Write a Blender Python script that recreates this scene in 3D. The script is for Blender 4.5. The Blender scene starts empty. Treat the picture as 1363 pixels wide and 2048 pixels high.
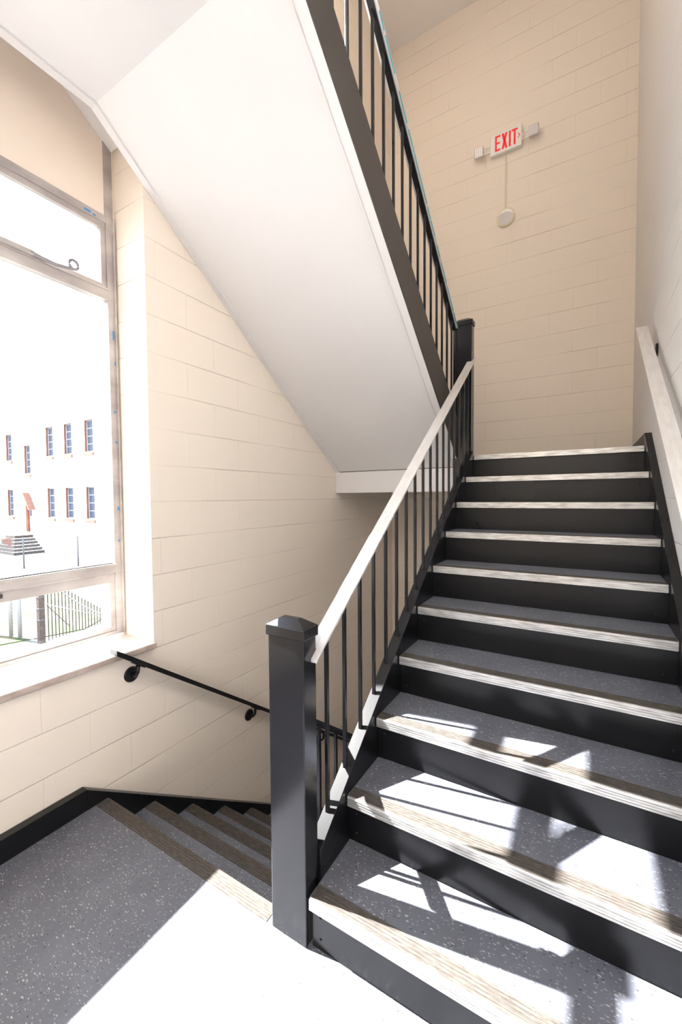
import bpy, bmesh, math, random
from mathutils import Vector, Matrix
random.seed(7)
S = bpy.context.scene
COL = S.collection

# ------------------------------------------------------------------ camera
CX, CY, CZ = 0.7504, -1.0351, 1.4657
YAW, PITCH, ROLL, FPX = 0.5379, -0.0363, -0.0074, 821.1333
cam = bpy.data.cameras.new('camera')
camo = bpy.data.objects.new('camera', cam)
COL.objects.link(camo)
fwd = Vector((-math.sin(YAW) * math.cos(PITCH), math.cos(YAW) * math.cos(PITCH), math.sin(PITCH)))
rgt = Vector((math.cos(YAW), math.sin(YAW), 0))
upv = rgt.cross(fwd)
rr = math.cos(ROLL) * rgt + math.sin(ROLL) * upv
uu = -math.sin(ROLL) * rgt + math.cos(ROLL) * upv
M = Matrix((rr, uu, -fwd)).transposed().to_4x4()
M.translation = Vector((CX, CY, CZ))
camo.matrix_world = M
cam.sensor_fit = 'VERTICAL'
cam.sensor_height = 36.0
cam.lens = FPX / 2048 * 36.0
cam.clip_start = 0.02
cam.clip_end = 400
S.camera = camo

# ------------------------------------------------------------------ sky, sun, exposure
SUN_DIR = Vector((0.97, 0.167, -1.0))
SUN_STRENGTH = 55.0
SKY_STRENGTH = 6.5
w = bpy.data.worlds.new('sky')
S.world = w
w.use_nodes = True
wn = w.node_tree
bg = wn.nodes['Background']
tc = wn.nodes.new('ShaderNodeTexCoord')
sep = wn.nodes.new('ShaderNodeSeparateXYZ')
ramp = wn.nodes.new('ShaderNodeValToRGB')
wn.links.new(tc.outputs['Generated'], sep.inputs[0])
wn.links.new(sep.outputs['Z'], ramp.inputs[0])
ramp.color_ramp.elements[0].position = 0.0
ramp.color_ramp.elements[0].color = (1.0, 0.98, 0.95, 1)
ramp.color_ramp.elements[1].position = 0.6
ramp.color_ramp.elements[1].color = (0.72, 0.84, 1.0, 1)
wn.links.new(ramp.outputs[0], bg.inputs['Color'])
bg.inputs['Strength'].default_value = SKY_STRENGTH

sl = bpy.data.lights.new('sun', 'SUN')
sl.energy = SUN_STRENGTH
sl.angle = math.radians(0.55)
sl.color = (1.0, 0.965, 0.94)
so = bpy.data.objects.new('sun', sl)
COL.objects.link(so)
so.rotation_euler = SUN_DIR.to_track_quat('-Z', 'Y').to_euler()
so.location = (-20, -4, 20)

def portal(name, loc, sx, sy, rot):
    l = bpy.data.lights.new(name, 'AREA')
    l.shape = 'RECTANGLE'
    l.size = sx
    l.size_y = sy
    l.cycles.is_portal = True
    o = bpy.data.objects.new(name, l)
    COL.objects.link(o)
    o.location = loc
    o.rotation_euler = rot
portal('window_portal', (-1.66, -0.88, 1.86), 2.3, 2.45, (0, -math.pi / 2, 0))
portal('upper_window_portal', (-1.66, -0.88, 5.12), 2.15, 2.45, (0, -math.pi / 2, 0))

S.view_settings.view_transform = 'Standard'
S.view_settings.look = 'None'
S.view_settings.gamma = 1
S.view_settings.use_curve_mapping = False
S.view_settings.exposure = 0.22
S.cycles.max_bounces = 14
S.cycles.diffuse_bounces = 10
S.cycles.transparent_max_bounces = 16
S.cycles.sample_clamp_indirect = 10

# ------------------------------------------------------------------ measures (metres)
R_ = 0.178          # rise
T_ = 0.2476         # run
MS = R_ / T_        # slope
W_ = 1.071          # flight inner width
XL = -1.289         # left wall
XLI = -1.246        # left stringer inner face
XR = 1.1095         # right wall
YB = 3.608          # back wall
YF = -2.30          # wall behind the camera
ZC = 6.69           # ceiling
JY = 0.357          # window jamb

# ------------------------------------------------------------------ materials
def mat(name, color, rough=0.6, metal=0.0, spec=0.5):
    m = bpy.data.materials.new(name)
    m.use_nodes = True
    b = m.node_tree.nodes['Principled BSDF']
    b.inputs['Base Color'].default_value = (*color, 1)
    b.inputs['Roughness'].default_value = rough
    b.inputs['Metallic'].default_value = metal
    b.inputs['Specular IOR Level'].default_value = spec
    return m

def N(m, t, **kw):
    n = m.node_tree.nodes.new(t)
    for k, v in kw.items():
        setattr(n, k, v)
    return n

def L(m, a, b):
    m.node_tree.links.new(a, b)

def noise_tint(m, c1, c2, scale=8, detail=4, lo=0.35, hi=0.65, stretch=(1, 1, 1), bump=0.0, bscale=None, rough=None):
    b = m.node_tree.nodes['Principled BSDF']
    t = N(m, 'ShaderNodeTexCoord')
    mp = N(m, 'ShaderNodeMapping')
    mp.inputs['Scale'].default_value = stretch
    L(m, t.outputs['Object'], mp.inputs['Vector'])
    n = N(m, 'ShaderNodeTexNoise')
    n.inputs['Scale'].default_value = scale
    n.inputs['Detail'].default_value = detail
    L(m, mp.outputs[0], n.inputs['Vector'])
    r = N(m, 'ShaderNodeValToRGB')
    r.color_ramp.elements[0].position = lo
    r.color_ramp.elements[0].color = (*c1, 1)
    r.color_ramp.elements[1].position = hi
    r.color_ramp.elements[1].color = (*c2, 1)
    L(m, n.outputs[0], r.inputs[0])
    L(m, r.outputs[0], b.inputs['Base Color'])
    if rough:
        rm = N(m, 'ShaderNodeMapRange')
        rm.inputs['To Min'].default_value = rough[0]
        rm.inputs['To Max'].default_value = rough[1]
        L(m, n.outputs[0], rm.inputs['Value'])
        L(m, rm.outputs[0], b.inputs['Roughness'])
    if bump:
        n2 = N(m, 'ShaderNodeTexNoise')
        n2.inputs['Scale'].default_value = bscale or scale * 4
        L(m, mp.outputs[0], n2.inputs['Vector'])
        bp = N(m, 'ShaderNodeBump')
        bp.inputs['Strength'].default_value = bump
        bp.inputs['Distance'].default_value = 0.002
        L(m, n2.outputs[0], bp.inputs['Height'])
        L(m, bp.outputs[0], b.inputs['Normal'])
    return m

def block_material(name, color):
    """painted concrete block in running bond, courses 0.203 m"""
    m = mat(name, color, 0.55, 0, 0.35)
    b = m.node_tree.nodes['Principled BSDF']
    t = N(m, 'ShaderNodeTexCoord')
    g = N(m, 'ShaderNodeNewGeometry')
    s = N(m, 'ShaderNodeSeparateXYZ')
    L(m, t.outputs['Object'], s.inputs[0])
    sn = N(m, 'ShaderNodeSeparateXYZ')
    L(m, g.outputs['Normal'], sn.inputs[0])
    ab = N(m, 'ShaderNodeMath', operation='ABSOLUTE')
    L(m, sn.outputs['Y'], ab.inputs[0])
    gt = N(m, 'ShaderNodeMath', operation='GREATER_THAN')
    L(m, ab.outputs[0], gt.inputs[0])
    gt.inputs[1].default_value = 0.5
    mx = N(m, 'ShaderNodeMix')
    L(m, gt.outputs[0], mx.inputs['Factor'])
    L(m, s.outputs['Y'], mx.inputs['A'])
    L(m, s.outputs['X'], mx.inputs['B'])
    addu = N(m, 'ShaderNodeMath', operation='ADD')
    L(m, mx.outputs['Result'], addu.inputs[0])
    addu.inputs[1].default_value = 20.3 - 0.012
    addv = N(m, 'ShaderNodeMath', operation='ADD')
    L(m, s.outputs['Z'], addv.inputs[0])
    addv.inputs[1].default_value = 0.203 * 20 - 2.0602 % 0.203
    # slight hand-laid waviness
    cb = N(m, 'ShaderNodeCombineXYZ')
    L(m, addu.outputs[0], cb.inputs[0])
    L(m, addv.outputs[0], cb.inputs[1])
    nw = N(m, 'ShaderNodeTexNoise')
    nw.inputs['Scale'].default_value = 3.0
    L(m, t.outputs['Object'], nw.inputs['Vector'])
    vm = N(m, 'ShaderNodeVectorMath', operation='SCALE')
    L(m, nw.outputs['Color'], vm.inputs[0])
    vm.inputs['Scale'].default_value = 0.006
    va = N(m, 'ShaderNodeVectorMath', operation='ADD')
    L(m, cb.outputs[0], va.inputs[0])
    L(m, vm.outputs[0], va.inputs[1])
    br = N(m, 'ShaderNodeTexBrick')
    br.inputs['Scale'].default_value = 1.0
    br.inputs['Brick Width'].default_value = 0.406
    br.inputs['Row Height'].default_value = 0.203
    br.inputs['Mortar Size'].default_value = 0.0035
    br.inputs['Mortar Smooth'].default_value = 0.9
    br.offset = 0.5
    L(m, va.outputs[0], br.inputs['Vector'])
    # distance from the nearest bed joint
    sv = N(m, 'ShaderNodeSeparateXYZ')
    L(m, va.outputs[0], sv.inputs[0])
    dv = N(m, 'ShaderNodeMath', operation='DIVIDE')
    L(m, sv.outputs['Y'], dv.inputs[0])
    dv.inputs[1].default_value = 0.203
    fr = N(m, 'ShaderNodeMath', operation='PINGPONG')
    L(m, dv.outputs[0], fr.inputs[0])
    fr.inputs[1].default_value = 0.5
    hz = N(m, 'ShaderNodeMapRange')
    hz.inputs['From Min'].default_value = 0.008
    hz.inputs['From Max'].default_value = 0.024
    hz.inputs['To Min'].default_value = 1.0
    hz.inputs['To Max'].default_value = 0.32
    L(m, fr.outputs[0], hz.inputs['Value'])
    jf = N(m, 'ShaderNodeMath', operation='MULTIPLY')
    L(m, br.outputs['Fac'], jf.inputs[0])
    L(m, hz.outputs[0], jf.inputs[1])
    n1 = N(m, 'ShaderNodeTexNoise')
    n1.inputs['Scale'].default_value = 110
    n1.inputs['Detail'].default_value = 3
    L(m, t.outputs['Object'], n1.inputs['Vector'])
    n2 = N(m, 'ShaderNodeTexNoise')
    n2.inputs['Scale'].default_value = 25
    n2.inputs['Detail'].default_value = 3
    L(m, t.outputs['Object'], n2.inputs['Vector'])
    ma = N(m, 'ShaderNodeMath', operation='MULTIPLY_ADD')
    L(m, n2.outputs[0], ma.inputs[0])
    ma.inputs[1].default_value = 0.5
    L(m, n1.outputs[0], ma.inputs[2])
    b1 = N(m, 'ShaderNodeBump')
    b1.inputs['Strength'].default_value = 0.28
    b1.inputs['Distance'].default_value = 0.0014
    L(m, ma.outputs[0], b1.inputs['Height'])
    inv = N(m, 'ShaderNodeMath', operation='SUBTRACT')
    inv.inputs[0].default_value = 1
    L(m, jf.outputs[0], inv.inputs[1])
    # joints are filled with paint here and there
    n3 = N(m, 'ShaderNodeTexNoise')
    n3.inputs['Scale'].default_value = 1.7
    L(m, t.outputs['Object'], n3.inputs['Vector'])
    mr = N(m, 'ShaderNodeMapRange')
    mr.inputs['From Min'].default_value = 0.35
    mr.inputs['From Max'].default_value = 0.6
    mr.inputs['To Min'].default_value = 0.25
    mr.inputs['To Max'].default_value = 1.0
    L(m, n3.outputs[0], mr.inputs['Value'])
    b2 = N(m, 'ShaderNodeBump')
    b2.inputs['Distance'].default_value = 0.0028
    L(m, mr.outputs[0], b2.inputs['Strength'])
    L(m, inv.outputs[0], b2.inputs['Height'])
    L(m, b1.outputs[0], b2.inputs['Normal'])
    L(m, b2.outputs[0], b.inputs['Normal'])
    mc = N(m, 'ShaderNodeMix', data_type='RGBA')
    mc.inputs[6].default_value = (*color, 1)
    mc.inputs[7].default_value = (*[c * 0.84 for c in color], 1)
    mm = N(m, 'ShaderNodeMath', operation='MULTIPLY')
    L(m, jf.outputs[0], mm.inputs[0])
    L(m, mr.outputs[0], mm.inputs[1])
    L(m, mm.outputs[0], mc.inputs[0])
    L(m, mc.outputs[2], b.inputs['Base Color'])
    return m

def vinyl_material(name, base):
    """grey vinyl with pale and dark flecks"""
    m = mat(name, base, 0.5, 0, 0.4)
    b = m.node_tree.nodes['Principled BSDF']
    t = N(m, 'ShaderNodeTexCoord')
    prev = None
    n = N(m, 'ShaderNodeTexNoise')
    n.inputs['Scale'].default_value = 6
    n.inputs['Detail'].default_value = 5
    L(m, t.outputs['Object'], n.inputs['Vector'])
    r = N(m, 'ShaderNodeValToRGB')
    r.color_ramp.elements[0].position = 0.3
    r.color_ramp.elements[0].color = (*[c * 0.85 for c in base], 1)
    r.color_ramp.elements[1].position = 0.7
    r.color_ramp.elements[1].color = (*[c * 1.12 for c in base], 1)
    L(m, n.outputs[0], r.inputs[0])
    prev = r.outputs[0]
    for i, (rot, sc, col, thr) in enumerate([((0, 0, 0.5), (45, 110, 60), (0.40, 0.40, 0.39), 0.22),
                                             ((0, 0, 2.1), (70, 160, 60), (0.36, 0.36, 0.36), 0.23),
                                             ((0, 0, 1.2), (60, 100, 60), (0.03, 0.028, 0.03), 0.19),
                                             ((0, 0, 2.7), (110, 150, 60), (0.30, 0.29, 0.28), 0.26)]):
        mp = N(m, 'ShaderNodeMapping')
        mp.inputs['Rotation'].default_value = rot
        mp.inputs['Scale'].default_value = sc
        mp.inputs['Location'].default_value = (i * 3.7, i * 1.3, 0.31)
        L(m, t.outputs['Object'], mp.inputs['Vector'])
        v = N(m, 'ShaderNodeTexVoronoi')
        v.voronoi_dimensions = '2D'
        v.inputs['Scale'].default_value = 1
        L(m, mp.outputs[0], v.inputs['Vector'])
        lt = N(m, 'ShaderNodeMath', operation='LESS_THAN')
        L(m, v.outputs['Distance'], lt.inputs[0])
        lt.inputs[1].default_value = thr
        sc_ = N(m, 'ShaderNodeSeparateColor')
        L(m, v.outputs['Color'], sc_.inputs[0])
        g2 = N(m, 'ShaderNodeMath', operation='GREATER_THAN')
        L(m, sc_.outputs[0], g2.inputs[0])
        g2.inputs[1].default_value = 0.84
        mu = N(m, 'ShaderNodeMath', operation='MULTIPLY')
        L(m, lt.outputs[0], mu.inputs[0])
        L(m, g2.outputs[0], mu.inputs[1])
        mu2 = N(m, 'ShaderNodeMath', operation='MULTIPLY')
        L(m, mu.outputs[0], mu2.inputs[0])
        L(m, sc_.outputs[1], mu2.inputs[1])
        mx = N(m, 'ShaderNodeMix', data_type='RGBA')
        L(m, mu2.outputs[0], mx.inputs[0])
        L(m, prev, mx.inputs[6])
        mx.inputs[7].default_value = (*col, 1)
        prev = mx.outputs[2]
    L(m, prev, b.inputs['Base Color'])
    return m

WALL_C = (0.82, 0.738, 0.64)
M_WALL = block_material('cream_painted_block', WALL_C)
M_WALLR = block_material('skylight_toned_block', (0.68, 0.66, 0.65))  # same block wall; cool skylight tone put into the colour
M_PANEL = noise_tint(mat('cream_painted_panel', (0.76, 0.66, 0.55), 0.5), (0.80, 0.70, 0.60), (0.83, 0.73, 0.63), 3)
M_WHITE = noise_tint(mat('white_painted_soffit', (0.86, 0.83, 0.81), 0.5), (0.65, 0.635, 0.63), (0.67, 0.655, 0.65), 2.5, bump=0.05, bscale=60)
M_CEIL = mat('ceiling_paint', (0.80, 0.77, 0.74), 0.8)
M_VINYL = vinyl_material('grey_flecked_vinyl', (0.112, 0.118, 0.142))
M_BLACK = noise_tint(mat('black_gloss_paint', (0.012, 0.012, 0.014), 0.38, 0, 0.42), (0.004, 0.004, 0.005), (0.006, 0.006, 0.007), 3, bump=0.0, bscale=35, rough=(0.26, 0.30))
M_NEWEL = noise_tint(mat('black_newel_paint', (0.014, 0.014, 0.016), 0.3, 0, 0.55), (0.007, 0.007, 0.008), (0.010, 0.010, 0.012), 3, bump=0.0, bscale=60, rough=(0.18, 0.22))
M_STRW = noise_tint(mat('bounce_brown_black_paint', (0.03, 0.026, 0.023), 0.5), (0.040, 0.034, 0.030), (0.048, 0.041, 0.036), 5)  # on the upper stringer: black paint with bounce light mixed into the colour
M_ALU = noise_tint(mat('worn_aluminium', (0.6, 0.6, 0.6), 0.38, 0.85), (0.42, 0.41, 0.39), (0.74, 0.73, 0.71), 14, 6, 0.3, 0.62, (1, 6, 6), bump=0.1, bscale=50)
M_RAIL = noise_tint(mat('brushed_aluminium_rail', (0.62, 0.60, 0.58), 0.42, 0.45), (0.68, 0.665, 0.65), (0.80, 0.785, 0.77), 10, 5, 0.3, 0.7, (6, 1, 1), bump=0.06, bscale=80)
M_STRIP = noise_tint(mat('brown_grit_strip', (0.06, 0.05, 0.04), 0.85), (0.050, 0.042, 0.036), (0.108, 0.092, 0.078), 34, 8, 0.42, 0.78, (1, 5, 5), bump=0.8, bscale=120)
M_WINF = noise_tint(mat('weathered_window_aluminium', (0.42, 0.38, 0.36), 0.55, 0.3), (0.36, 0.325, 0.31), (0.56, 0.52, 0.49), 9, 7, 0.35, 0.7, (1, 0.4, 1), bump=0.15, bscale=60)
M_BLUE = mat('blue_tape', (0.03, 0.25, 0.6), 0.6)
M_TEAL = mat('teal_film', (0.05, 0.42, 0.5), 0.4)
M_SILL = mat('sill_paint', (0.60, 0.59, 0.58), 0.35)
M_SILLE = noise_tint(mat('sill_edge', (0.44, 0.35, 0.30), 0.7), (0.38, 0.30, 0.26), (0.5, 0.41, 0.36), 20)
M_PLWH = mat('white_plastic', (0.80, 0.80, 0.76), 0.4)
M_GREYP = mat('clear_ribbed_plastic', (0.62, 0.58, 0.57), 0.3)
M_COND = mat('painted_conduit', (0.74, 0.66, 0.55), 0.5)
M_DISC = mat('disc_cover', (0.88, 0.86, 0.84), 0.6)
M_DISCR = mat('disc_rim', (0.72, 0.66, 0.45), 0.5)
M_RED = mat('red_lit_letters', (0.6, 0.006, 0.012), 0.5)
_b = M_RED.node_tree.nodes['Principled BSDF']
_b.inputs['Emission Color'].default_value = (1, 0.01, 0.02, 1)
_b.inputs['Emission Strength'].default_value = 0.3

M_GLASS = bpy.data.materials.new('window_glass')
M_GLASS.use_nodes = True
_t = M_GLASS.node_tree
_t.nodes.clear()
_o = _t.nodes.new('ShaderNodeOutputMaterial')
_m = _t.nodes.new('ShaderNodeMixShader')
_tr = _t.nodes.new('ShaderNodeBsdfTransparent')
_tr.inputs[0].default_value = (0.97, 0.98, 0.98, 1)
_g = _t.nodes.new('ShaderNodeBsdfGlossy')
_g.inputs['Roughness'].default_value = 0.02
_f = _t.nodes.new('ShaderNodeFresnel')
_f.inputs[0].default_value = 1.25
_t.links.new(_f.outputs[0], _m.inputs[0])
_t.links.new(_tr.outputs[0], _m.inputs[1])
_t.links.new(_g.outputs[0], _m.inputs[2])
_t.links.new(_m.outputs[0], _o.inputs[0])

# ------------------------------------------------------------------ mesh helpers
def obj(name, bm, m, parent=None, bevel=0.0):
    me = bpy.data.meshes.new(name)
    bmesh.ops.recalc_face_normals(bm, faces=bm.faces[:])
    if parent is not None:
        # parents are empties or meshes without rotation
        wl = world_loc(parent)
        bmesh.ops.translate(bm, verts=bm.verts[:], vec=-wl)
    bm.to_mesh(me)
    bm.free()
    o = bpy.data.objects.new(name, me)
    COL.objects.link(o)
    if isinstance(m, (list, tuple)):
        for k in m:
            me.materials.append(k)
    else:
        me.materials.append(m)
    if parent is not None:
        o.parent = parent
    if bevel:
        md = o.modifiers.new('bevel', 'BEVEL')
        md.width = bevel
        md.segments = 2
        md.limit_method = 'ANGLE'
    return o

def world_loc(o):
    v = Vector(o.location)
    while o.parent is not None:
        o = o.parent
        v = v + Vector(o.location)
    return v

def box(bm, x0, x1, y0, y1, z0, z1, mi=0):
    vs = [bm.verts.new((x, y, z)) for x in (x0, x1) for y in (y0, y1) for z in (z0, z1)]
    for f in ((0, 1, 3, 2), (4, 6, 7, 5), (0, 4, 5, 1), (2, 3, 7, 6), (0, 2, 6, 4), (1, 5, 7, 3)):
        fc = bm.faces.new([vs[i] for i in f])
        fc.material_index = mi
    return bm

def prism(bm, pts, a0, a1, axis='x', mi=0):
    """pts: 2D polygon; axis x: (y,z); axis y: (x,z); axis z: (x,y)"""
    def P(p, a):
        return {'x': (a, p[0], p[1]), 'y': (p[0], a, p[1]), 'z': (p[0], p[1], a)}[axis]
    A = [bm.verts.new(P(p, a0)) for p in pts]
    B = [bm.verts.new(P(p, a1)) for p in pts]
    n = len(pts)
    fs = [bm.faces.new(A), bm.faces.new(B[::-1])]
    for i in range(n):
        fs.append(bm.faces.new((A[i], B[i], B[(i + 1) % n], A[(i + 1) % n])))
    for f in fs:
        f.material_index = mi
    return bm

def tube(bm, pts, rad, seg=10, mi=0, cap=True, smooth=True):
    pts = [Vector(p) for p in pts]
    rings = []
    for i, p in enumerate(pts):
        d = (pts[min(i + 1, len(pts) - 1)] - pts[max(i - 1, 0)]).normalized()
        q = d.to_track_quat('Z', 'Y')
        r = rad[i] if isinstance(rad, (list, tuple)) else rad
        rings.append([bm.verts.new(p + q @ Vector((r * math.cos(2 * math.pi * k / seg), r * math.sin(2 * math.pi * k / seg), 0))) for k in range(seg)])
    for a, b in zip(rings, rings[1:]):
        for k in range(seg):
            f = bm.faces.new((a[k], a[(k + 1) % seg], b[(k + 1) % seg], b[k]))
            f.material_index = mi
            f.smooth = smooth
    if cap:
        bm.faces.new(rings[0][::-1]).material_index = mi
        bm.faces.new(rings[-1]).material_index = mi
    return bm

def NB():
    return bmesh.new()

def thing(name, label, cat, loc=(0, 0, 0), group=None):
    o = bpy.data.objects.new(name, None)
    COL.objects.link(o)
    o.location = loc
    o.empty_display_size = 0.1
    o['label'] = label
    o['category'] = cat
    if group:
        o['group'] = group
    return o

def tag(o, label, cat, group=None, kind=None):
    o['label'] = label
    o['category'] = cat
    if group:
        o['group'] = group
    if kind:
        o['kind'] = kind
    return o

def struct(name, bm, m, parent=None, label=None, cat=None, bevel=0.0):
    o = obj(name, bm, m, parent, bevel)
    if parent is None:
        o['kind'] = 'structure'
        if label:
            o['label'] = label
            o['category'] = cat
    return o

# ------------------------------------------------------------------ room shell
YW0 = -2.10   # near end of the window opening
bm = NB()
XO = -1.80
box(bm, XO, XL, YF, YB + 0.2, -1.98, 0.654)
box(bm, XO, XL, JY, YB + 0.2, 0.654, ZC)
box(bm, XO, XL, YF, YW0, 0.654, ZC)
box(bm, XO, XL, YW0, JY, 6.25, ZC)
struct('wall_left', bm, M_WALL, label='long cream painted block wall with the window opening', cat='wall')
struct('wall_back', box(NB(), XL, XR + 0.2, YB, YB + 0.2, -1.98, ZC), M_WALL, label='cream painted block wall behind the exit sign', cat='wall')
struct('wall_right', box(NB(), XR, XR + 0.2, YF - 0.2, YB, -1.98, ZC), M_WALLR, label='painted block wall beside the climbing flight', cat='wall')
struct('wall_front', box(NB(), XO, XR, YF - 0.2, YF, -1.98, ZC), M_WALL, label='block wall closing the landing behind the viewer', cat='wall')
struct('ceiling', box(NB(), XO, XR + 0.2, YF - 0.2, YB + 0.2, ZC, ZC + 0.15), M_CEIL, label='pale flat ceiling high above the stair', cat='ceiling')
# landing in front, floor at the head of the flight, lower floor
YD = 0.059
bm = NB()
prism(bm, [(XL, YF), (XR, YF), (XR, 0.022), (-0.01, 0.022), (-0.01, YD), (XL, YD)], -0.25, 0.0, 'z')
struct('floor', bm, M_VINYL, label='grey flecked vinyl half landing in bright sun', cat='floor')
bm = NB()
box(bm, XL, XR, 2.3075, YB, 1.52, 10 * R_)
box(bm, 0.001, XR - 0.04, 9 * T_ + 0.0305, 2.3075, 1.60, 10 * R_)
struct('floor', bm, M_VINYL, label='upper floor landing at the head of the flight', cat='floor')
struct('floor', box(NB(), XL, XR, YD, YB, -1.98, -10 * R_ - 0.001), M_VINYL, label='lower floor at the foot of the descending flight', cat='floor')
# plaster header closing the edge of the upper floor landing
struct('trim_1', box(NB(), XLI, -0.178, 2.292, 2.306, 1.505, 1.697), M_WHITE, label='white header board under the soffit end', cat='trim')

# ------------------------------------------------------------------ window
def window(name, z0, z1, tr, label):
    """aluminium window in the recess of the left wall; tr: list of (z0,z1) members"""
    xo, xi = -1.60, -1.55
    y0, y1 = YW0 + 0.012, 0.345
    root = thing(name, label, 'window', (-1.575, (y0 + y1) / 2, z0))
    root['kind'] = 'structure'
    bm = NB()
    box(bm, xo, xi, y1 - 0.04, y1, z0, z1)
    box(bm, xo, xi, y0, y0 + 0.04, z0, z1)
    box(bm, xo, xi, y0 + 0.04, y1 - 0.04, z1 - 0.04, z1)
    box(bm, xo, xi, y0 + 0.04, y1 - 0.04, z0, z0 + 0.022)
    box(bm, xo + 0.01, xi + 0.012, y1 - 0.006, y1 + 0.004, z0, z1)
    obj('window_frame', bm, M_WINF, root, 0.0015)
    lo = z0 + 0.022
    edges = list(tr) + [(z1 - 0.04, z1)]
    for i, (a, b) in enumerate(edges):
        if i < len(tr):
            bm = NB()
            box(bm, xo, xi + 0.006, y0 + 0.04, y1 - 0.04, a, b)
            box(bm, xo + 0.01, xi + 0.014, y0 + 0.04, y1 - 0.04, b - 0.012, b)
            obj('mullion', bm, M_WINF, root, 0.0015)
        # sash
        st = 0.028
        sashed = (i != 1)
        gy0, gy1, gz0, gz1 = y0 + 0.04, y1 - 0.04, lo, a
        if sashed:
            top = 0.055 if i == 0 else 0.03
            bm = NB()
            box(bm, xo + 0.006, xi - 0.008, gy1 - st, gy1, gz0, gz1)
            box(bm, xo + 0.006, xi - 0.008, gy0, gy0 + st, gz0, gz1)
            box(bm, xo + 0.006, xi - 0.008, gy0 + st, gy1 - st, gz1 - top, gz1)
            box(bm, xo + 0.006, xi - 0.008, gy0 + st, gy1 - st, gz0, gz0 + 0.024)
            sash = obj('sash', bm, M_WINF, root, 0.0012)
            gy0 += st
            gy1 -= st
            gz0 += 0.024
            gz1 -= top
            par = sash
        else:
            par = root
        obj('pane', box(NB(), -1.577, -1.573, gy0, gy1, gz0, gz1), M_GLASS, par)
        lo = b
    return root

win = window('window_1', 0.69, 3.03, [(1.045, 1.098), (2.57, 2.632)], 'tall aluminium window with a bright overexposed yard outside')
# pull rod with a ring on the transom
bm = NB()
def arc(c, r, a0, a1, n):
    return [(c[0], c[1] + r * math.cos(math.radians(a0 + (a1 - a0) * i / n)), c[2] + r * math.sin(math.radians(a0 + (a1 - a0) * i / n))) for i in range(n + 1)]
pts = [(-1.53, -0.075, 2.640), (-1.525, -0.03, 2.632), (-1.52, 0.03, 2.628), (-1.515, 0.085, 2.636)] + arc((-1.515, 0.112, 2.664), 0.022, -80, 250, 14)
tube(bm, pts, [0.011, 0.010, 0.009, 0.008] + [0.007] * 15, 8)
h = obj('window_handle', bm, mat('grey_handle_metal', (0.27, 0.25, 0.26), 0.5, 0.2), win)
obj('handle_plate', box(NB(), -1.545, -1.52, -0.22, -0.06, 2.628, 2.650), M_WINF, h, 0.003)
# sash latch at the bottom sash
obj('latch', box(NB(), -1.552, -1.540, -0.255, -0.225, 1.012, 1.032), M_STRW, win, 0.003)
bm = NB()
for (y, z, hh, ww) in [(0.333, 2.36, 0.05, 0.006), (0.338, 2.22, 0.02, 0.004), (0.330, 1.95, 0.012, 0.007), (0.333, 1.78, 0.012, 0.006), (0.334, 1.40, 0.018, 0.006), (0.333, 1.22, 0.012, 0.005)]:
    box(bm, -1.551, -1.5488, y - ww, y + ww * 0.3, z, z + hh)
box(bm, -1.551, -1.5488, 0.19, 0.225, 3.000, 3.010)
box(bm, -1.551, -1.5488, 0.235, 0.25, 2.996, 3.004)
obj('tape_scrap', bm, M_BLUE, win)
# sill
bm = NB()
box(bm, -1.60, -1.2695, YW0, JY, 0.654, 0.674)
sill = obj('window_sill', bm, M_SILL, win, 0.002)
obj('sill_edge', box(NB(), -1.2695, -1.2655, YW0, JY + 0.002, 0.648, 0.672), M_SILLE, sill, 0.001)
# infill above the window and its metal edge strip
struct('trim_2', box(NB(), -1.60, -1.556, YW0, 0.300, 3.03, 4.05), M_PANEL, label='smooth cream infill panel above the window', cat='panel')
struct('trim_3', box(NB(), -1.60, -1.550, 0.300, 0.345, 3.03, 4.05), M_WINF, label='grey metal edge strip beside the infill panel', cat='trim')
struct('trim_4', box(NB(), -1.60, -1.556, 0.3452, JY, 0.674, 4.05), M_PANEL, label='cream caulked strip between window frame and jamb', cat='trim')
window('added_window_2', 4.05, 6.2, [(4.5, 4.55), (5.6, 5.65)], 'unseen upper aluminium window added for light above the upper landing')  # assumed window, out of view, put in to light the upper level

# ------------------------------------------------------------------ stairs
def tread(parent, x0, x1, yn, z, sgn, depth, alu=True, metal_front=True):
    """sgn: +1 flight climbs towards +y; the nosing looks to -y*sgn"""
    s = sgn
    a, b = yn + s * 0.006, yn + s * depth
    tr = obj('tread', box(NB(), x0, x1, min(a, b), max(a, b), z - 0.035, z), M_VINYL, parent)
    bm = NB()
    # grooved aluminium front
    ys = []
    prof = [(yn + s * 0.006, z + 0.0015)]
    prof.append((yn - s * 0.001, z + 0.0015))
    zz = z - 0.001
    for k in range(4):
        prof += [(yn - s * 0.004, zz), (yn - s * 0.004, zz - 0.0055), (yn - s * 0.0015, zz - 0.0065), (yn - s * 0.0015, zz - 0.0078)]
        zz -= 0.0088
    prof.append((yn + s * 0.006, zz + 0.001))
    prism(bm, prof, x0 + 0.004, x1 - 0.004)
    obj('nosing', bm, M_ALU if metal_front else M_STRIP, tr)
    bm = NB()
    for k in range(5):
        a = yn + s * (0.006 + 0.0105 * k)
        b = a + s * 0.0085
        box(bm, x0 + 0.004, x1 - 0.004, min(a, b), max(a, b), z, z + 0.0022)
    box(bm, x0 + 0.004, x1 - 0.004, min(yn + s * 0.006, yn + s * 0.058), max(yn + s * 0.006, yn + s * 0.058), z, z + 0.0010)
    obj('grip_strip', bm, M_STRIP, tr)
    return tr

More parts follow.
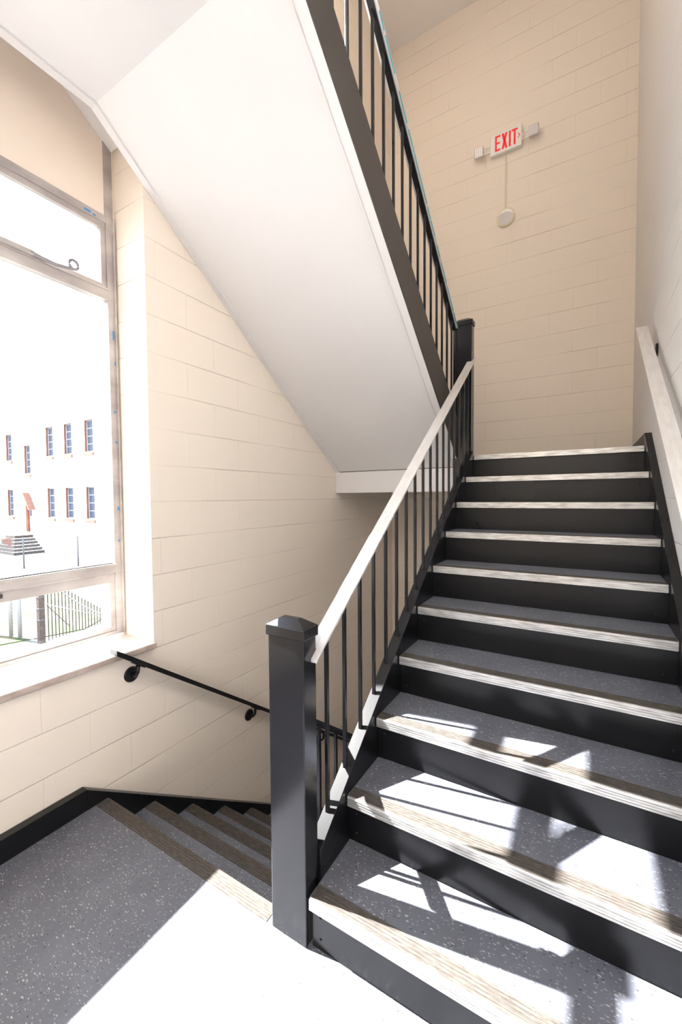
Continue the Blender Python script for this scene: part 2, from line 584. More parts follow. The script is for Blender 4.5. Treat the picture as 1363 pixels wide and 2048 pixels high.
def riser(parent, x0, x1, yr, z0, z1, sgn, screws=True):
    ri = obj('riser', box(NB(), x0, x1, min(yr, yr + sgn * 0.004), max(yr, yr + sgn * 0.004), z0, z1), M_BLACK, parent)
    if screws:
        for (x, z) in [(x0 + 0.03, z0 + 0.035), (x0 + 0.03, z1 - 0.035), (x1 - 0.045, z0 + 0.035), (x1 - 0.045, z1 - 0.035), (x0 + 0.09, z1 - 0.012), ((x0 + x1) / 2, z1 - 0.012)]:
            tube_bm = tube(NB(), [(x, yr + sgn * 0.001, z), (x, yr - sgn * 0.0025, z), (x, yr - sgn * 0.0035, z)], [0.0042, 0.0042, 0.0022], 8)
            obj('screw', tube_bm, M_BLACK, ri)
    return ri

# --- climbing flight
up = thing('staircase', 'black steel flight climbing from the sunny landing past the right block wall', 'staircase', (0.53, 1.1, 0))
for i in range(1, 11):
    tread(up, 0.001, W_ - 0.001, (i - 1) * T_, i * R_, 1, (T_ + 0.021) if i < 10 else 0.03)
for i in range(1, 11):
    riser(up, 0.001, W_ - 0.001, (i - 1) * T_ + 0.022, (i - 1) * R_, i * R_ - 0.035, 1)
CS = 0.226  # stringer top above the line z = MS*y
def stringer_poly(y0, y1, c, depth, zmin, slope=MS):
    return [(y0, max(c + slope * y0 - depth, zmin)), (y0, c + slope * y0), (y1, c + slope * y1), (y1, c + slope * y1 - depth)]
ye = 9 * T_ + 0.028
bm = NB()
prism(bm, [(0.075, 0.0), (0.075, CS + MS * 0.075), (2.205, CS + MS * 2.205), (2.205, 1.52), (1.85, 1.52 - 0.24), (0.18, 0.0)], -0.050, 0.0)
obj('stringer', bm, M_BLACK, up, 0.0015)
bm = NB()
prism(bm, [(-0.10, 0.0), (-0.10, 0.10), (-0.085, 0.13), (0.0, CS), (2.28, CS + MS * 2.28), (2.28, 1.78), (2.2, 1.52), (0.18, 0.0)], W_, XR - 0.001)
obj('stringer', bm, M_BLACK, up, 0.0015)
bm = NB()
prism(bm, [(0.24, 0.0), (0.26, 0.0), (2.22, 1.43), (2.22, 1.45)], 0.001, W_ - 0.001)
obj('soffit', bm, M_WHITE, up)
# --- descending flight
dn = thing('staircase', 'grey vinyl flight descending behind the newel post along the left wall', 'staircase', (-0.7, 1.2, -1.78))
XD0, XD1 = XLI, -0.176
tread(dn, XD0, XD1, YD, 0.0, -1, 0.02, metal_front=False)
for k in range(1, 10):
    tread(dn, XD0, XD1, YD + k * T_, -k * R_, -1, T_ + 0.021, metal_front=False)
for k in range(1, 11):
    riser(dn, XD0, XD1, YD + (k - 1) * T_ - 0.022, -k * R_, -(k - 1) * R_ - 0.035, -1, False)
CD = 0.0745
bm = NB()
prism(bm, [(-0.035, -0.24), (-0.035, 0.099), (2.40, CD - MS * 2.40), (2.62, -1.70), (2.62, -1.78), (2.2, -1.78)], XL + 0.001, XLI)
obj('stringer', bm, M_BLACK, dn, 0.0015)
bm = NB()
prism(bm, [(0.075, -0.26), (0.075, CD + 0.01 - MS * 0.075), (2.45, CD + 0.01 - MS * 2.45), (2.52, -1.78), (2.15, -1.78)], -0.175, -0.122)
obj('stringer', bm, M_BLACK, dn, 0.0015)
bm = NB()
prism(bm, [(YF, 0.0), (YF, 0.099), (-0.035, 0.099), (-0.035, 0.0)], XL + 0.001, XLI)
struct('baseboard_left', bm, M_BLACK, label='black baseboard of the landing under the window', cat='baseboard', bevel=0.0015)
bm = NB()
box(bm, W_, XR - 0.001, 2.28, YB, 1.78, 1.868)
struct('baseboard_right', bm, M_STRW, label='dark baseboard on the upper floor landing', cat='baseboard', bevel=0.001)

# --- upper flight with its soffit
uf = thing('staircase', 'upper flight with a broad white sloping soffit and dark outer stringer overhead', 'staircase', (-0.7, 1.2, 1.78))
zs = lambda y: 3.319 - 0.738 * (y - 0.095)
ctop = lambda y: 3.665 - MS * y
core = [(YF + 0.02, 3.324), (0.097, 3.324), (2.290, zs(2.290) + 0.004), (2.290, 1.88), (0.12, 3.47), (0.08, 3.545), (YF + 0.02, 3.545)]
bm = NB()
prism(bm, core, -1.243, -0.178)
box(bm, -0.178, XR, YF + 0.02, 0.06, 3.324, 3.545)
obj('soffit', bm, M_WHITE, uf)
outer = [(YF + 0.02, 3.32), (0.095, 3.32), (2.292, zs(2.292)), (2.292, ctop(2.292) - 0.0), (0.05, ctop(0.05)), (YF + 0.02, ctop(0.05))]
outl = [(YF + 0.02, 3.32), (0.095, 3.32), (2.292, zs(2.292)), (2.292, 1.505), (2.306, 1.505), (2.306, ctop(2.306)), (0.05, ctop(0.05)), (YF + 0.02, ctop(0.05))]
obj('stringer', prism(NB(), outl, XL + 0.001, -1.247), M_WHITE, uf, 0.001)
bm = NB()
prism(bm, [(0.06, 3.32), (0.095, 3.32), (2.292, zs(2.292)), (2.292, ctop(2.292)), (0.06, ctop(0.06))], -0.174, -0.126)
so_ = obj('stringer', bm, M_WHITE, uf, 0.001)
bm = NB()
prism(bm, [(0.06, 3.32), (0.095, 3.32), (2.292, zs(2.292)), (2.292, ctop(2.292)), (0.06, ctop(0.06))], -0.126, -0.120)
box(bm, -0.174, -0.120, 0.0602, 0.0604, 3.4, 3.5)
wf = obj('stringer_face', bm, M_STRW, so_)
wf['label'] = 'black outer face with brown bounce light in its colour'
for bmx in ((-1.2462, -1.2432), (-0.178, -0.1745)):
    bm = NB()
    prism(bm, [(YF + 0.02, 3.314), (0.092, 3.314), (2.287, zs(2.287) - 0.005), (2.287, zs(2.287) + 0.02), (0.10, 3.335), (YF + 0.02, 3.335)], *bmx)
    obj('soffit_bead', bm, M_WHITE, uf)
# gap plate closing the window recess at landing level
bm = NB()
prism(bm, [(YW0, 3.60), (0.05, 3.60), (0.345, ctop(0.345) - 0.02), (0.345, ctop(0.345)), (0.05, 3.63), (YW0, 3.63)], -1.555, XL + 0.001)
struct('trim_5', bm, M_WHITE, label='white gap plate over the window recess at landing level', cat='trim')
for j in range(1, 10):
    tread(uf, -1.247, -0.174, 2.31 - (j - 1) * T_, 1.78 + j * R_, -1, T_ + 0.021)
for j in range(1, 11):
    riser(uf, -1.247, -0.174, 2.31 - (j - 1) * T_ - 0.022, 1.78 + (j - 1) * R_ + (0.0 if j == 1 else 0.0), 1.78 + j * R_ - 0.035, -1, False)
obj('landing_surface', box(NB(), -1.247, XR, YF + 0.02, 0.062, 3.546, 3.56), M_VINYL, uf)

# ------------------------------------------------------------------ newel posts
def newel(label, y0, y1, z0, z1):
    x0, x1 = -0.155, -0.011
    root = thing('newel_post', label, 'newel post', ((x0 + x1) / 2, (y0 + y1) / 2, z0))
    sh = obj('post_shaft', box(NB(), x0, x1, y0, y1, z0, z1 - 0.03), M_NEWEL, root, 0.003)
    bm = NB()
    e = 0.006
    a = [(x0 - e, y0 - e), (x1 + e, y0 - e), (x1 + e, y1 + e), (x0 - e, y1 + e)]
    lo = [bm.verts.new((x, y, z1 - 0.034)) for x, y in a]
    hi = [bm.verts.new((x, y, z1)) for x, y in a]
    ym = (y0 + y1) / 2
    tp = [bm.verts.new((x, y, z1 + 0.026)) for x, y in [(x0 + 0.040, ym - 0.008), (x1 - 0.040, ym - 0.008), (x1 - 0.040, ym + 0.008), (x0 + 0.040, ym + 0.008)]]
    bm.faces.new(lo[::-1])
    bm.faces.new(tp)
    for i in range(4):
        j = (i + 1) % 4
        bm.faces.new((lo[i], lo[j], hi[j], hi[i]))
        bm.faces.new((hi[i], hi[j], tp[j], tp[i]))
    cap = obj('post_cap', bm, M_NEWEL, root, 0.002)
    tb = tube(NB(), [(x1 + e - 0.001, ym, z1 - 0.017), (x1 + e + 0.004, ym, z1 - 0.017)], 0.004, 8)
    obj('screw', tb, M_BLACK, cap)
    return root
newel('black square newel post standing in the sun on the landing', 0.002, 0.073, 0.0, 1.045)
newel('black newel post at the head of the flight under the exit sign', 2.205, 2.275, 1.44, 2.812)

# ------------------------------------------------------------------ railings
def railing(label, ybals, xb, zbot, ctopf, slope, rail_plan, bar_mat, sub_mat, t=0.012, teal=False, sub=None):
    """zbot(y): foot of a baluster; ctopf: top of rail above slope line"""
    yc = sum(ybals) / len(ybals)
    root = thing('stair_railing', label, 'railing', (xb, yc, zbot(yc)))
    zt = lambda y: ctopf + slope * y
    for y in ybals:
        h = 0.0065
        bm = NB()
        pts = []
        for (x, yy) in [(xb - h, y - h), (xb + h, y - h), (xb + h, y + h), (xb - h, y + h)]:
            pts.append((x, yy))
        lo = [bm.verts.new((x, yy, zbot(yy))) for x, yy in pts]
        hi = [bm.verts.new((x, yy, zt(yy) - t - 0.008)) for x, yy in pts]
        bm.faces.new(lo[::-1])
        bm.faces.new(hi)
        for i in range(4):
            bm.faces.new((lo[i], lo[(i + 1) % 4], hi[(i + 1) % 4], hi[i]))
        obj('baluster', bm, M_BLACK, root, 0.001)
    # plan polygon extruded along the slope
    bm = NB()
    lo = [bm.verts.new((x, y, zt(y) - t)) for x, y in rail_plan]
    hi = [bm.verts.new((x, y, zt(y))) for x, y in rail_plan]
    bm.faces.new(lo[::-1])
    bm.faces.new(hi)
    n = len(rail_plan)
    for i in range(n):
        bm.faces.new((lo[i], lo[(i + 1) % n], hi[(i + 1) % n], hi[i]))
    hr = obj('handrail', bm, bar_mat, root, 0.0012)
    y0, y1 = sub
    x0, x1 = xb - 0.016, xb + 0.016
    bm = NB()
    prism(bm, [(y0, zt(y0) - t), (y1, zt(y1) - t), (y1, zt(y1) - t - 0.012), (y0, zt(y0) - t - 0.012)], x0, x1)
    obj('rail_channel', bm, M_BLACK, root)
    if teal:
        xs = max(p[0] for p in rail_plan)
        ya, yb_ = min(p[1] for p in rail_plan), max(p[1] for p in rail_plan)
        y = ya + 0.05
        while y < yb_ - 0.1:
            ln = random.uniform(0.04, 0.16)
            z_ = lambda q: zt(q) - t
            bm = prism(NB(), [(y, z_(y) + 0.0025), (y + ln, z_(y + ln) + 0.0025), (y + ln, z_(y + ln) - 0.0006), (y, z_(y) - 0.0006)], xs - 0.004, xs + 0.0004)
            obj('film_scrap', bm, M_TEAL, hr)
            y += ln + random.uniform(0.0, 0.06)
    return root

ub = [0.165 + 0.1252 * k for k in range(17)]
railing('railing with silver top rail between newel posts on the climbing flight', [y for y in ub if y < 2.19], -0.030,
        lambda y: CS + MS * y, 0.912, MS,
        [(-0.047, 0.075), (-0.0105, 0.075), (-0.0105, 0.042), (0.012, 0.042), (0.012, 2.262), (-0.0105, 2.262), (-0.0105, 2.203), (-0.047, 2.203)],
        M_RAIL, M_BLACK, sub=(0.075, 2.203))
db = [0.165 + 0.1252 * k for k in range(18)]
railing('black railing of the descending flight seen low behind the newel post', db, -0.150,
        lambda y: CD + 0.01 - MS * y, 0.788, -MS,
        [(-0.180, 0.075), (-0.120, 0.075), (-0.120, 2.40), (-0.180, 2.40)], M_BLACK, M_BLACK, t=0.016, sub=(0.075, 2.40))
ubal = [0.548 + 0.1222 * k for k in range(-3, 14)]
railing('overhead railing of the upper flight with teal film along its rail', [y for y in ubal if y < 2.18], -0.147,
        lambda y: 3.667 - MS * y, 4.360, -MS,
        [(-0.176, 0.08), (-0.117, 0.08), (-0.117, 2.203), (-0.176, 2.203)], M_RAIL, M_BLACK, teal=True, sub=(0.08, 2.20))
# landing stretch of the upper railing and the lower newel of the next flight
# ------------------------------------------------------------------ wall handrails
def wall_rail(label, xa, xb, y0, y1, c, slope, t, brackets, wallx, m, sub=False):
    root = thing('wall_handrail', label, 'handrail', ((xa + xb) / 2, (y0 + y1) / 2, c + slope * (y0 + y1) / 2))
    zt = lambda y: c + slope * y
    bm = prism(NB(), [(y0, zt(y0)), (y1, zt(y1)), (y1, zt(y1) - t), (y0, zt(y0) - t)], xa, xb)
    obj('rail_bar', bm, m, root, 0.0012)
    if sub:
        xm = (xa + xb) / 2
        bm = prism(NB(), [(y0, zt(y0) - t), (y1, zt(y1) - t), (y1, zt(y1) - t - 0.012), (y0, zt(y0) - t - 0.012)], xm - 0.016, xm + 0.016)
        obj('rail_channel', bm, M_BLACK, root)
    s = 1 if xa > wallx else -1
    for yb in brackets:
        zb = zt(yb) - t - (0.012 if sub else 0)
        xm = (xa + xb) / 2
        zr = zb - 0.065
        bm = NB()
        d = s
        tube(bm, [(wallx + d * 0.001, yb, zr), (wallx + d * 0.006, yb, zr), (wallx + d * 0.012, yb, zr), (wallx + d * 0.014, yb, zr)], [0.040, 0.040, 0.036, 0.012], 28, smooth=False)
        br = obj('bracket', bm, M_BLACK, root)
        arm = [(wallx + d * 0.012, yb, zr), (wallx + d * 0.028, yb, zr - 0.006), (wallx + d * 0.045, yb, zr + 0.002), (xm - d * 0.004, yb, zr + 0.022), (xm, yb, zb - 0.006)]
        obj('bracket_arm', tube(NB(), arm, [0.010, 0.008, 0.008, 0.008, 0.011], 12), M_BLACK, br)
        yy0, yy1 = yb - 0.03, yb + 0.03
        obj('saddle', prism(NB(), [(yy0, zb + slope * (yy0 - yb)), (yy1, zb + slope * (yy1 - yb)), (yy1, zb + slope * (yy1 - yb) - 0.006), (yy0, zb + slope * (yy0 - yb) - 0.006)], xm - 0.014, xm + 0.014), M_BLACK, br)
    return root
wall_rail('black handrail on the left wall below the window sill', -1.254, -1.195, 0.095, 2.55, 0.797, -MS, 0.028, [0.221, 1.083, 1.95], XL, M_BLACK)
wall_rail('brushed metal handrail on the right block wall', 1.013, 1.075, 0.02, 2.27, 0.918, MS, 0.012, [2.10, 1.2, 0.3], XR, M_RAIL, sub=True)

# ------------------------------------------------------------------ added fill lamps, out of view
M_FILL = mat('warm_fill_diffuser', (0.9, 0.88, 0.84), 0.5)
_lb = M_FILL.node_tree.nodes['Principled BSDF']
_lb.inputs['Emission Color'].default_value = (1.0, 0.84, 0.66, 1)
_lb.inputs['Emission Strength'].default_value = 6.5
M_FILL2 = mat('white_fill_diffuser', (0.9, 0.9, 0.9), 0.5)
_lb = M_FILL2.node_tree.nodes['Principled BSDF']
_lb.inputs['Emission Color'].default_value = (1.0, 0.95, 0.92, 1)
_lb.inputs['Emission Strength'].default_value = 26
cl = thing('fill_light', 'long flush fill lamp added out of view above the stair well', 'fill light', (-0.8, 1.4, ZC))  # added to brighten the back wall, never in view
obj('fill_lamp_tray', box(NB(), -1.15, -0.45, 0.75, 2.05, ZC - 0.05, ZC - 0.001), M_PLWH, cl, 0.004)
obj('fill_diffuser', box(NB(), -1.12, -0.48, 0.78, 2.02, ZC - 0.075, ZC - 0.0505), M_FILL, cl, 0.006)

cl2 = thing('fill_light', 'square flush fill lamp added under the upper landing behind the viewer', 'fill light', (0.35, -1.65, 3.324))  # added behind the camera to fill the walls and header
obj('fill_lamp_tray', box(NB(), 0.0, 0.7, -2.0, -1.3, 3.274, 3.323), M_PLWH, cl2, 0.004)
obj('fill_diffuser', box(NB(), 0.03, 0.67, -1.97, -1.33, 3.250, 3.2735), M_FILL2, cl2, 0.006)

# ------------------------------------------------------------------ exit sign
ex = thing('exit_sign', 'white EXIT sign with red letters and twin emergency lamps', 'exit sign', (0, YB, 5.0))
bm = NB()
box(bm, -0.151, 0.151, YB - 0.045, YB - 0.001, 4.995, 5.205)
obj('sign_housing', bm, M_PLWH, ex, 0.006)
yl = YB - 0.0465
def quadpoly(bm, pts):
    A = [bm.verts.new((x, yl, z)) for x, z in pts]
    B = [bm.verts.new((x, yl + 0.002, z)) for x, z in pts]
    bm.faces.new(A)
    bm.faces.new(B[::-1])
    n = len(pts)
    for i in range(n):
        bm.faces.new((A[i], B[i], B[(i + 1) % n], A[(i + 1) % n]))
zb, zt_ = 5.024, 5.178
def letter(shapes):
    bm = NB()
    for s_ in shapes:
        quadpoly(bm, s_)
    obj('letter', bm, M_RED, ex)
def rect(x0, x1, z0, z1):
    return [(x0, z0), (x1, z0), (x1, z1), (x0, z1)]
zm = (zb + zt_) / 2
letter([rect(-0.104, -0.086, zb, zt_), rect(-0.086, -0.052, zt_ - 0.019, zt_), rect(-0.086, -0.056, zm - 0.009, zm + 0.010), rect(-0.086, -0.052, zb, zb + 0.019)])
letter([[(-0.040, zt_), (-0.019, zt_), (0.017, zb), (-0.004, zb)], [(-0.004, zt_), (0.017, zt_), (-0.019, zb), (-0.040, zb)]])
letter([rect(0.030, 0.048, zb, zt_)])
letter([rect(0.057, 0.113, zt_ - 0.019, zt_), rect(0.076, 0.094, zb, zt_ - 0.019)])
bm = NB()
quadpoly(bm, [(0.112, 5.122), (0.120, 5.122), (0.138, 5.098), (0.120, 5.074), (0.112, 5.074), (0.129, 5.098)])
obj('arrow', bm, M_RED, ex)
for sx in (-1, 1):
    bm = NB()
    cx_ = sx * 0.262
    cz_ = 5.070
    box(bm, cx_ - 0.045, cx_ + 0.045, YB - 0.075, YB - 0.045, cz_ - 0.052, cz_ + 0.052)
    lh = obj('lamp_head', bm, M_GREYP, ex, 0.005)
    bm = NB()
    for q in range(4):
        box(bm, cx_ - 0.038 + q * 0.0205, cx_ - 0.038 + q * 0.0205 + 0.014, YB - 0.078, YB - 0.074, cz_ - 0.045, cz_ + 0.045)
    obj('lamp_lens', bm, mat('lamp_lens_plastic', (0.75, 0.73, 0.74), 0.15), lh, 0.002)
    bm = NB()
    x0, x1 = sorted((sx * 0.150, sx * 0.219))
    box(bm, x0, x1, YB - 0.050, YB - 0.042, cz_ + 0.022, cz_ + 0.030)
    box(bm, x0, x1, YB - 0.050, YB - 0.042, cz_ - 0.034, cz_ - 0.026)
    xe0, xe1 = sorted((sx * 0.209, sx * 0.219))
    box(bm, xe0, xe1, YB - 0.050, YB - 0.042, cz_ - 0.026, cz_ + 0.022)
    xe0, xe1 = sorted((sx * 0.155, sx * 0.163))
    box(bm, xe0, xe1, YB - 0.050, YB - 0.042, cz_ - 0.026, cz_ + 0.022)
    obj('lamp_bracket', bm, M_PLWH, ex, 0.001)
cond = obj('conduit', box(NB(), -0.013, 0.003, YB - 0.014, YB - 0.0005, 4.44, 4.995), M_COND, None, 0.004)
tag(cond, 'thin cream conduit running down the wall below the exit sign', 'conduit')
bx = thing('cover_plate', 'round white wall cover with a yellowish rim below the exit sign', 'cover plate', (0, YB, 4.35))
def disc(name, r, y0, y1, m, par):
    tube_bm = tube(NB(), [(-0.002, YB - y0, 4.350), (-0.002, YB - y1 + 0.004, 4.350), (-0.002, YB - y1, 4.350)], [r, r, r - 0.006], 48, smooth=False)
    return obj(name, tube_bm, m, par)
d0 = disc('rim', 0.092, 0.001, 0.022, M_DISCR, bx)
disc('face', 0.078, 0.022, 0.026, M_DISC, bx)

# ------------------------------------------------------------------ outside
GZ = -2.9
M_CONC = noise_tint(mat('pale_concrete_yard', (0.55, 0.53, 0.5), 0.9), (0.11, 0.108, 0.105), (0.14, 0.138, 0.13), 0.6)
M_LAWN = noise_tint(mat('patchy_lawn', (0.2, 0.25, 0.08), 0.95), (0.025, 0.05, 0.005), (0.11, 0.085, 0.045), 1.1, 6, 0.42, 0.58)
M_BRICK = bpy.data.materials.new('red_brick')
M_BRICK.use_nodes = True
_b = M_BRICK.node_tree.nodes['Principled BSDF']
_b.inputs['Roughness'].default_value = 0.9
_tcn = N(M_BRICK, 'ShaderNodeTexCoord')
_mp = N(M_BRICK, 'ShaderNodeMapping')
_mp.inputs['Rotation'].default_value = (math.pi / 2, 0, 0)
L(M_BRICK, _tcn.outputs['Object'], _mp.inputs['Vector'])
_br = N(M_BRICK, 'ShaderNodeTexBrick')
_br.inputs['Scale'].default_value = 1
_br.inputs['Brick Width'].default_value = 0.21
_br.inputs['Row Height'].default_value = 0.075
_br.inputs['Mortar Size'].default_value = 0.008
_br.inputs['Color1'].default_value = (0.17, 0.065, 0.045, 1)
_br.inputs['Color2'].default_value = (0.14, 0.05, 0.035, 1)
_br.inputs['Mortar'].default_value = (0.2, 0.15, 0.12, 1)
L(M_BRICK, _mp.outputs[0], _br.inputs['Vector'])
L(M_BRICK, _br.outputs['Color'], _b.inputs['Base Color'])
M_FRONT = mat('sunlit_brick_front', (0.66, 0.60, 0.56), 0.9)  # brick front; the sunlight on it is put into the colour
M_STONE = mat('pale_stone', (0.62, 0.60, 0.57), 0.8)
M_DKGL = mat('dark_window_glass', (0.05, 0.065, 0.10), 0.5, 0, 0.2)
M_SASH = mat('white_sash_paint', (0.3, 0.3, 0.32), 0.6)
M_RUST = noise_tint(mat('brown_rusty_steel', (0.09, 0.06, 0.05), 0.8), (0.028, 0.018, 0.017), (0.055, 0.038, 0.032), 12)
M_GALV = mat('galvanised_steel', (0.07, 0.08, 0.09), 0.6, 0.0)
M_PWH = mat('white_painted_pipe', (0.18, 0.18, 0.19), 0.5)
M_PICK = mat('dark_iron_picket', (0.02, 0.018, 0.015), 0.7)
M_SHAD = mat('shaded_step_riser', (0.035, 0.026, 0.026), 0.9)  # shade on the risers facing away from the sun, as colour
M_DOOR = mat('orange_red_door', (0.22, 0.06, 0.03), 0.6)
M_BUSH = noise_tint(mat('dry_shrub', (0.15, 0.16, 0.10), 0.95), (0.04, 0.045, 0.03), (0.10, 0.09, 0.07), 3)

gd = struct('ground', box(NB(), -75, -1.85, -40, 60, GZ - 0.3, GZ), M_CONC, label='pale sunlit yard outside the window', cat='ground')
lw = obj('lawn', prism(NB(), [(-26, 3.0), (-14.6, 3.0), (-13.6, 6.2), (-15.2, 8.6), (-26, 9.8)], GZ, GZ + 0.03, 'z'), M_LAWN)
tag(lw, 'patchy green and straw lawn behind the picket fence', 'lawn', kind='stuff')

# brick building across the yard, its long wall facing the yard at y = 16
bld = thing('brick_building', 'overexposed two storey brick building across the yard', 'building', (-40, 19, GZ))
wins = []
for x in (-48.6, -45.6, -38.06, -35.12, -32.08):
    wins.append((x, x + 1.15, 5.05, 7.42))
    wins.append((x, x + 1.15, -0.05, 2.38))
wins.append((-42.02, -40.92, 3.75, 6.2))
doorr = (-42.1, -40.9, -1.40, 1.63)
holes = wins + [doorr]
FX0, FX1, FZ0, FZ1 = -60.0, -29.0, GZ, 8.95
xs = sorted(set([FX0, FX1] + [h[0] for h in holes] + [h[1] for h in holes]))
bm = NB()
for a, b in zip(xs, xs[1:]):
    zc = [(h[2], h[3]) for h in holes if h[0] <= a + 1e-6 and h[1] >= b - 1e-6]
    zc.sort()
    z = FZ0
    for h0, h1 in zc:
        box(bm, a, b, 16.0, 16.35, z, h0)
        z = h1
    box(bm, a, b, 16.0, 16.35, z, FZ1)
box(bm, FX0, FX1, 16.36, 28, FZ0, FZ1 - 0.3)
wl_ = obj('wall', bm, [M_BRICK, M_FRONT], bld)
for p_ in wl_.data.polygons:
    if p_.normal.y < -0.9:
        p_.material_index = 1
obj('cornice', box(NB(), FX0 - 0.1, FX1 + 0.1, 15.9, 16.0, 7.98, 8.08), M_STONE, bld)
obj('coping', box(NB(), FX0 - 0.1, FX1 + 0.1, 15.94, 16.4, 8.95, 9.05), M_STONE, bld)
for (x0, x1, z0, z1) in wins:
    bm = NB()
    f = 0.06
    box(bm, x0, x0 + f, 16.16, 16.26, z0, z1)
    box(bm, x1 - f, x1, 16.16, 16.26, z0, z1)
    box(bm, x0 + f, x1 - f, 16.16, 16.26, z1 - f, z1)
    box(bm, x0 + f, x1 - f, 16.16, 16.26, z0, z0 + f)
    for q in (1, 2, 3):
        zz = z0 + (z1 - z0) * q / 4
        box(bm, x0 + f, x1 - f, 16.17, 16.25, zz - 0.03, zz + 0.03)
    wf_ = obj('window', bm, M_SASH, bld)
    obj('pane', box(NB(), x0 + f, x1 - f, 16.20, 16.21, z0 + f, z1 - f), M_DKGL, wf_)
    obj('sill', box(NB(), x0 - 0.08, x1 + 0.08, 15.90, 15.999, z0 - 0.30, z0 - 0.08), M_BRICK, wf_)
dr = obj('door', box(NB(), doorr[0] + 0.05, doorr[1] - 0.05, 16.2, 16.28, doorr[2], doorr[3] - 0.05), M_SASH, bld)
obj('door_frame', prism(NB(), [(-42.1, -1.4), (-42.1, 1.63), (-40.9, 1.63), (-40.9, 1.45), (-41.9, 1.45), (-41.9, -1.4)], 16.05, 16.19, 'y'), M_DOOR, dr)
obj('pane', box(NB(), -41.75, -41.1, 16.18, 16.199, 0.0, 1.3), M_DKGL, dr)
# little gable hood over the door
obj('door_hood', prism(NB(), [(-41.7, 2.1), (-41.35, 2.05), (-40.2, 0.55), (-40.4, 0.55), (-41.45, 1.92), (-41.7, 1.95)], 15.5, 15.98, 'y'), M_BRICK, bld)
# outdoor steps
st = thing('concrete_steps', 'outdoor steps with shade-coloured risers leading to the brick building', 'steps', (-38.5, 13.6, GZ))
for k in range(6):
    xa = -37.4 - 0.38 * k
    z0, z1 = GZ + k * 0.235, GZ + (k + 1) * 0.235
    ya = 13.24 + 0.16 * k
    obj('step', box(NB(), -41.0, xa, ya, 15.35, z0, z1 - 0.022), M_SHAD, st)
    obj('step_top', box(NB(), -41.0 if k == 5 else xa - 0.38, xa + 0.03, ya, 15.35, z1 - 0.021, z1), M_STONE, st)
obj('side_wall', prism(NB(), [(12.45, -1.52), (13.22, -1.52), (13.22, -2.25)], -37.85, -37.75), M_BRICK, st)

# shrubs by the steps
def shrub(x, y, z, r, label, m):
    bm = NB()
    for q in range(150):
        a, e = random.uniform(0, 2 * math.pi), random.uniform(-0.2, math.pi / 2)
        rr_ = r * random.uniform(0.6, 1.0)
        p = Vector((x + rr_ * math.cos(a) * math.cos(e), y + rr_ * math.sin(a) * math.cos(e), z + 0.25 * r + rr_ * max(0, math.sin(e))))
        d = Vector((random.uniform(-1, 1), random.uniform(-1, 1), random.uniform(-1, 1))).normalized() * 0.16
        e2 = d.orthogonal().normalized() * 0.08
        up_ = d.cross(e2).normalized() * 0.02
        vs = [bm.verts.new(p + v) for v in (d, e2, -d, -e2)]
        vs2 = bm.verts.new(p + up_)
        for i in range(4):
            bm.faces.new((vs[i], vs[(i + 1) % 4], vs2))
        bm.faces.new(vs[::-1])
    root = thing('shrub', label, 'shrub', (x, y, z))
    obj('foliage', bm, m, root)
    obj('stem', tube(NB(), [(x, y, z), (x, y, z + 0.6 * r)], [0.08, 0.04], 8), M_RUST, root)
M_BUSH2 = noise_tint(mat('orange_dry_shrub', (0.5, 0.3, 0.15), 0.95), (0.16, 0.08, 0.035), (0.26, 0.16, 0.09), 3)
shrub(-39.5, 11.6, GZ, 1.2, 'grey green shrub left of the outdoor steps', M_BUSH)
shrub(-45.2, 13.4, GZ, 1.5, 'orange dry shrub against the brick building', M_BUSH2)

# brown pole
po = thing('gate_post', 'thick rusty brown post standing between the two fences', 'post', (-13.44, 4.9, GZ))
obj('post_shaft', box(NB(), -13.53, -13.35, 4.82, 4.98, GZ, -0.72), M_RUST, po, 0.01)
for z in (-2.2, -1.85, -1.5, -1.1):
    obj('band', box(NB(), -13.54, -13.34, 4.81, 4.99, z, z + 0.02), M_GALV, po)
obj('latch', box(NB(), -13.35, -13.2, 4.85, 4.95, -0.98, -0.88), M_GALV, po)
# picket gate right of the post
P1 = Vector((-13.33, 5.0, GZ))
P2 = Vector((-13.70, 6.95, GZ))
pf = thing('picket_gate', 'dark iron picket gate with white curved bars outside the window', 'gate', (-13.5, 5.9, GZ))
npk = 18
for q in range(npk):
    f = (q + 0.5) / npk
    p = P1.lerp(P2, f)
    top = GZ + 2.0 - 1.50 * f
    bm = NB()
    box(bm, p.x - 0.012, p.x + 0.012, p.y - 0.012, p.y + 0.012, GZ + 0.03, top - 0.07)
    a = [bm.verts.new((p.x + i, p.y + j, top - 0.07)) for i, j in ((-0.018, -0.018), (0.018, -0.018), (0.018, 0.018), (-0.018, 0.018))]
    t_ = bm.verts.new((p.x, p.y, top))
    for i in range(4):
        bm.faces.new((a[i], a[(i + 1) % 4], t_))
    bm.faces.new(a[::-1])
    obj('picket', bm, M_PICK, pf)
def fence_pt(f, z):
    p = P1.lerp(P2, f)
    return (p.x + 0.03, p.y, z)
obj('curved_bar', tube(NB(), [fence_pt(f, GZ + 1.98 - 2.30 * f + 0.62 * f * f) for f in [i / 10 for i in range(11)]], 0.022, 8), M_PWH, pf)
obj('brace', tube(NB(), [fence_pt(0.0, GZ + 1.17), fence_pt(0.5, GZ + 0.71), fence_pt(1.0, GZ + 0.22)], 0.015, 8), M_PWH, pf)
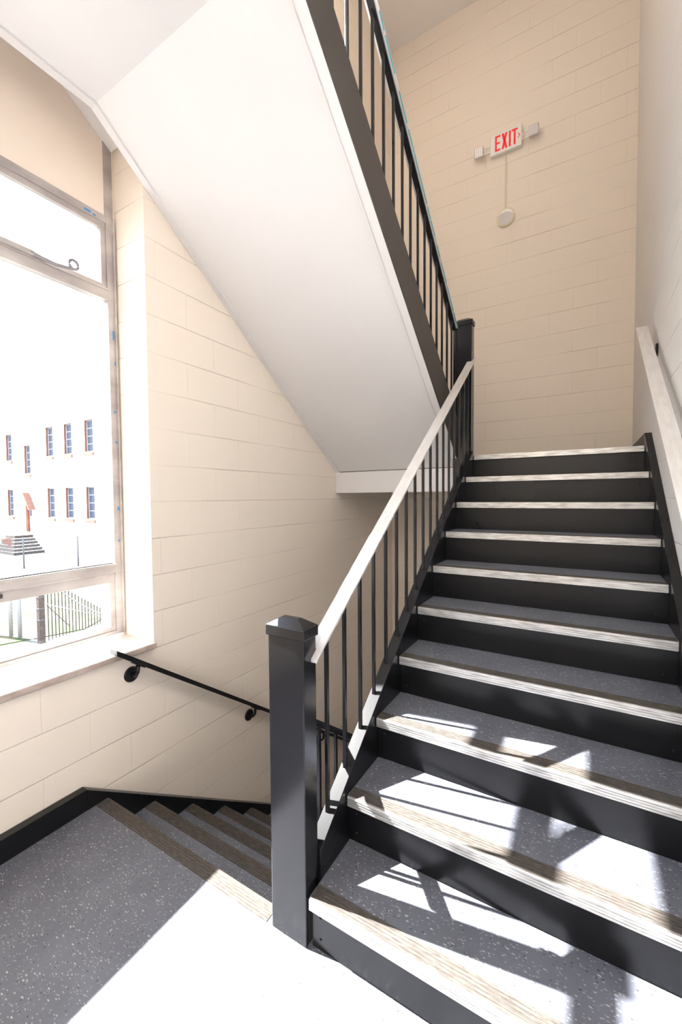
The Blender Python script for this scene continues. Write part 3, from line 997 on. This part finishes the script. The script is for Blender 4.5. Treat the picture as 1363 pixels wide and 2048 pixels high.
obj('brace', tube(NB(), [fence_pt(0.0, GZ + 1.15), fence_pt(0.36, GZ + 0.28)], 0.012, 8), M_RUST, pf)

# chain link fence left of the post
def chain_fence(label, a, b, h, posts, m_post, cell, z0, wire, prad=0.03):
    a, b = Vector(a), Vector(b)
    d = (b - a)
    ln = d.length
    d.normalize()
    root = thing('chain_link_fence', label, 'fence', tuple((a + b) / 2))
    for s_ in posts:
        p = a + d * s_
        obj('post', tube(NB(), [p + Vector((0, 0, 0.03)), p + Vector((0, 0, h + 0.06)), p + Vector((0, 0, h + 0.09))], [prad, prad, prad * 0.4], 10), m_post, root)
    for z in (z0 + 0.03, h):
        obj('rail', tube(NB(), [a + Vector((0, 0, z)), b + Vector((0, 0, z))], 0.016, 8), m_post, root)
    bm = NB()
    n = int((ln + h) / cell)
    r = wire
    for q in range(n):
        for sg in (1, -1):
            s0 = q * cell - (h if sg == 1 else 0)
            # line from (s0, 0) to (s0+h, h) or mirrored, clipped to the panel
            u0, v0, u1, v1 = (s0, z0, s0 + h, h) if sg == 1 else (s0 + h - h, h, s0 + h, z0)
            if sg == -1:
                u0, u1 = q * cell - h, q * cell
            ua, ub_ = max(u0, 0), min(u1, ln)
            if ua >= ub_:
                continue
            fa, fb = (ua - u0) / (u1 - u0), (ub_ - u0) / (u1 - u0)
            pa = a + d * ua + Vector((0, 0, v0 + (v1 - v0) * fa))
            pb = a + d * ub_ + Vector((0, 0, v0 + (v1 - v0) * fb))
            tube(bm, [pa, pb], r, 3, cap=False)
    obj('wire_mesh', bm, M_GALV, root)
    return root
chain_fence('near chain link fence with white posts left of the brown post', (-18.6, 3.6, GZ), (-13.62, 4.9, GZ), 1.55, [0.3, 2.2, 4.0, 4.38], M_PWH, 0.12, 0.02, 0.004, 0.055)
chain_fence('far chain link fence in front of the outdoor steps', (-34.0, 6.0, GZ), (-27.3, 13.0, GZ), 1.9, [0.4, 3.2, 5.0, 6.6, 9.6], M_GALV, 0.16, 0.02, 0.006, 0.045)
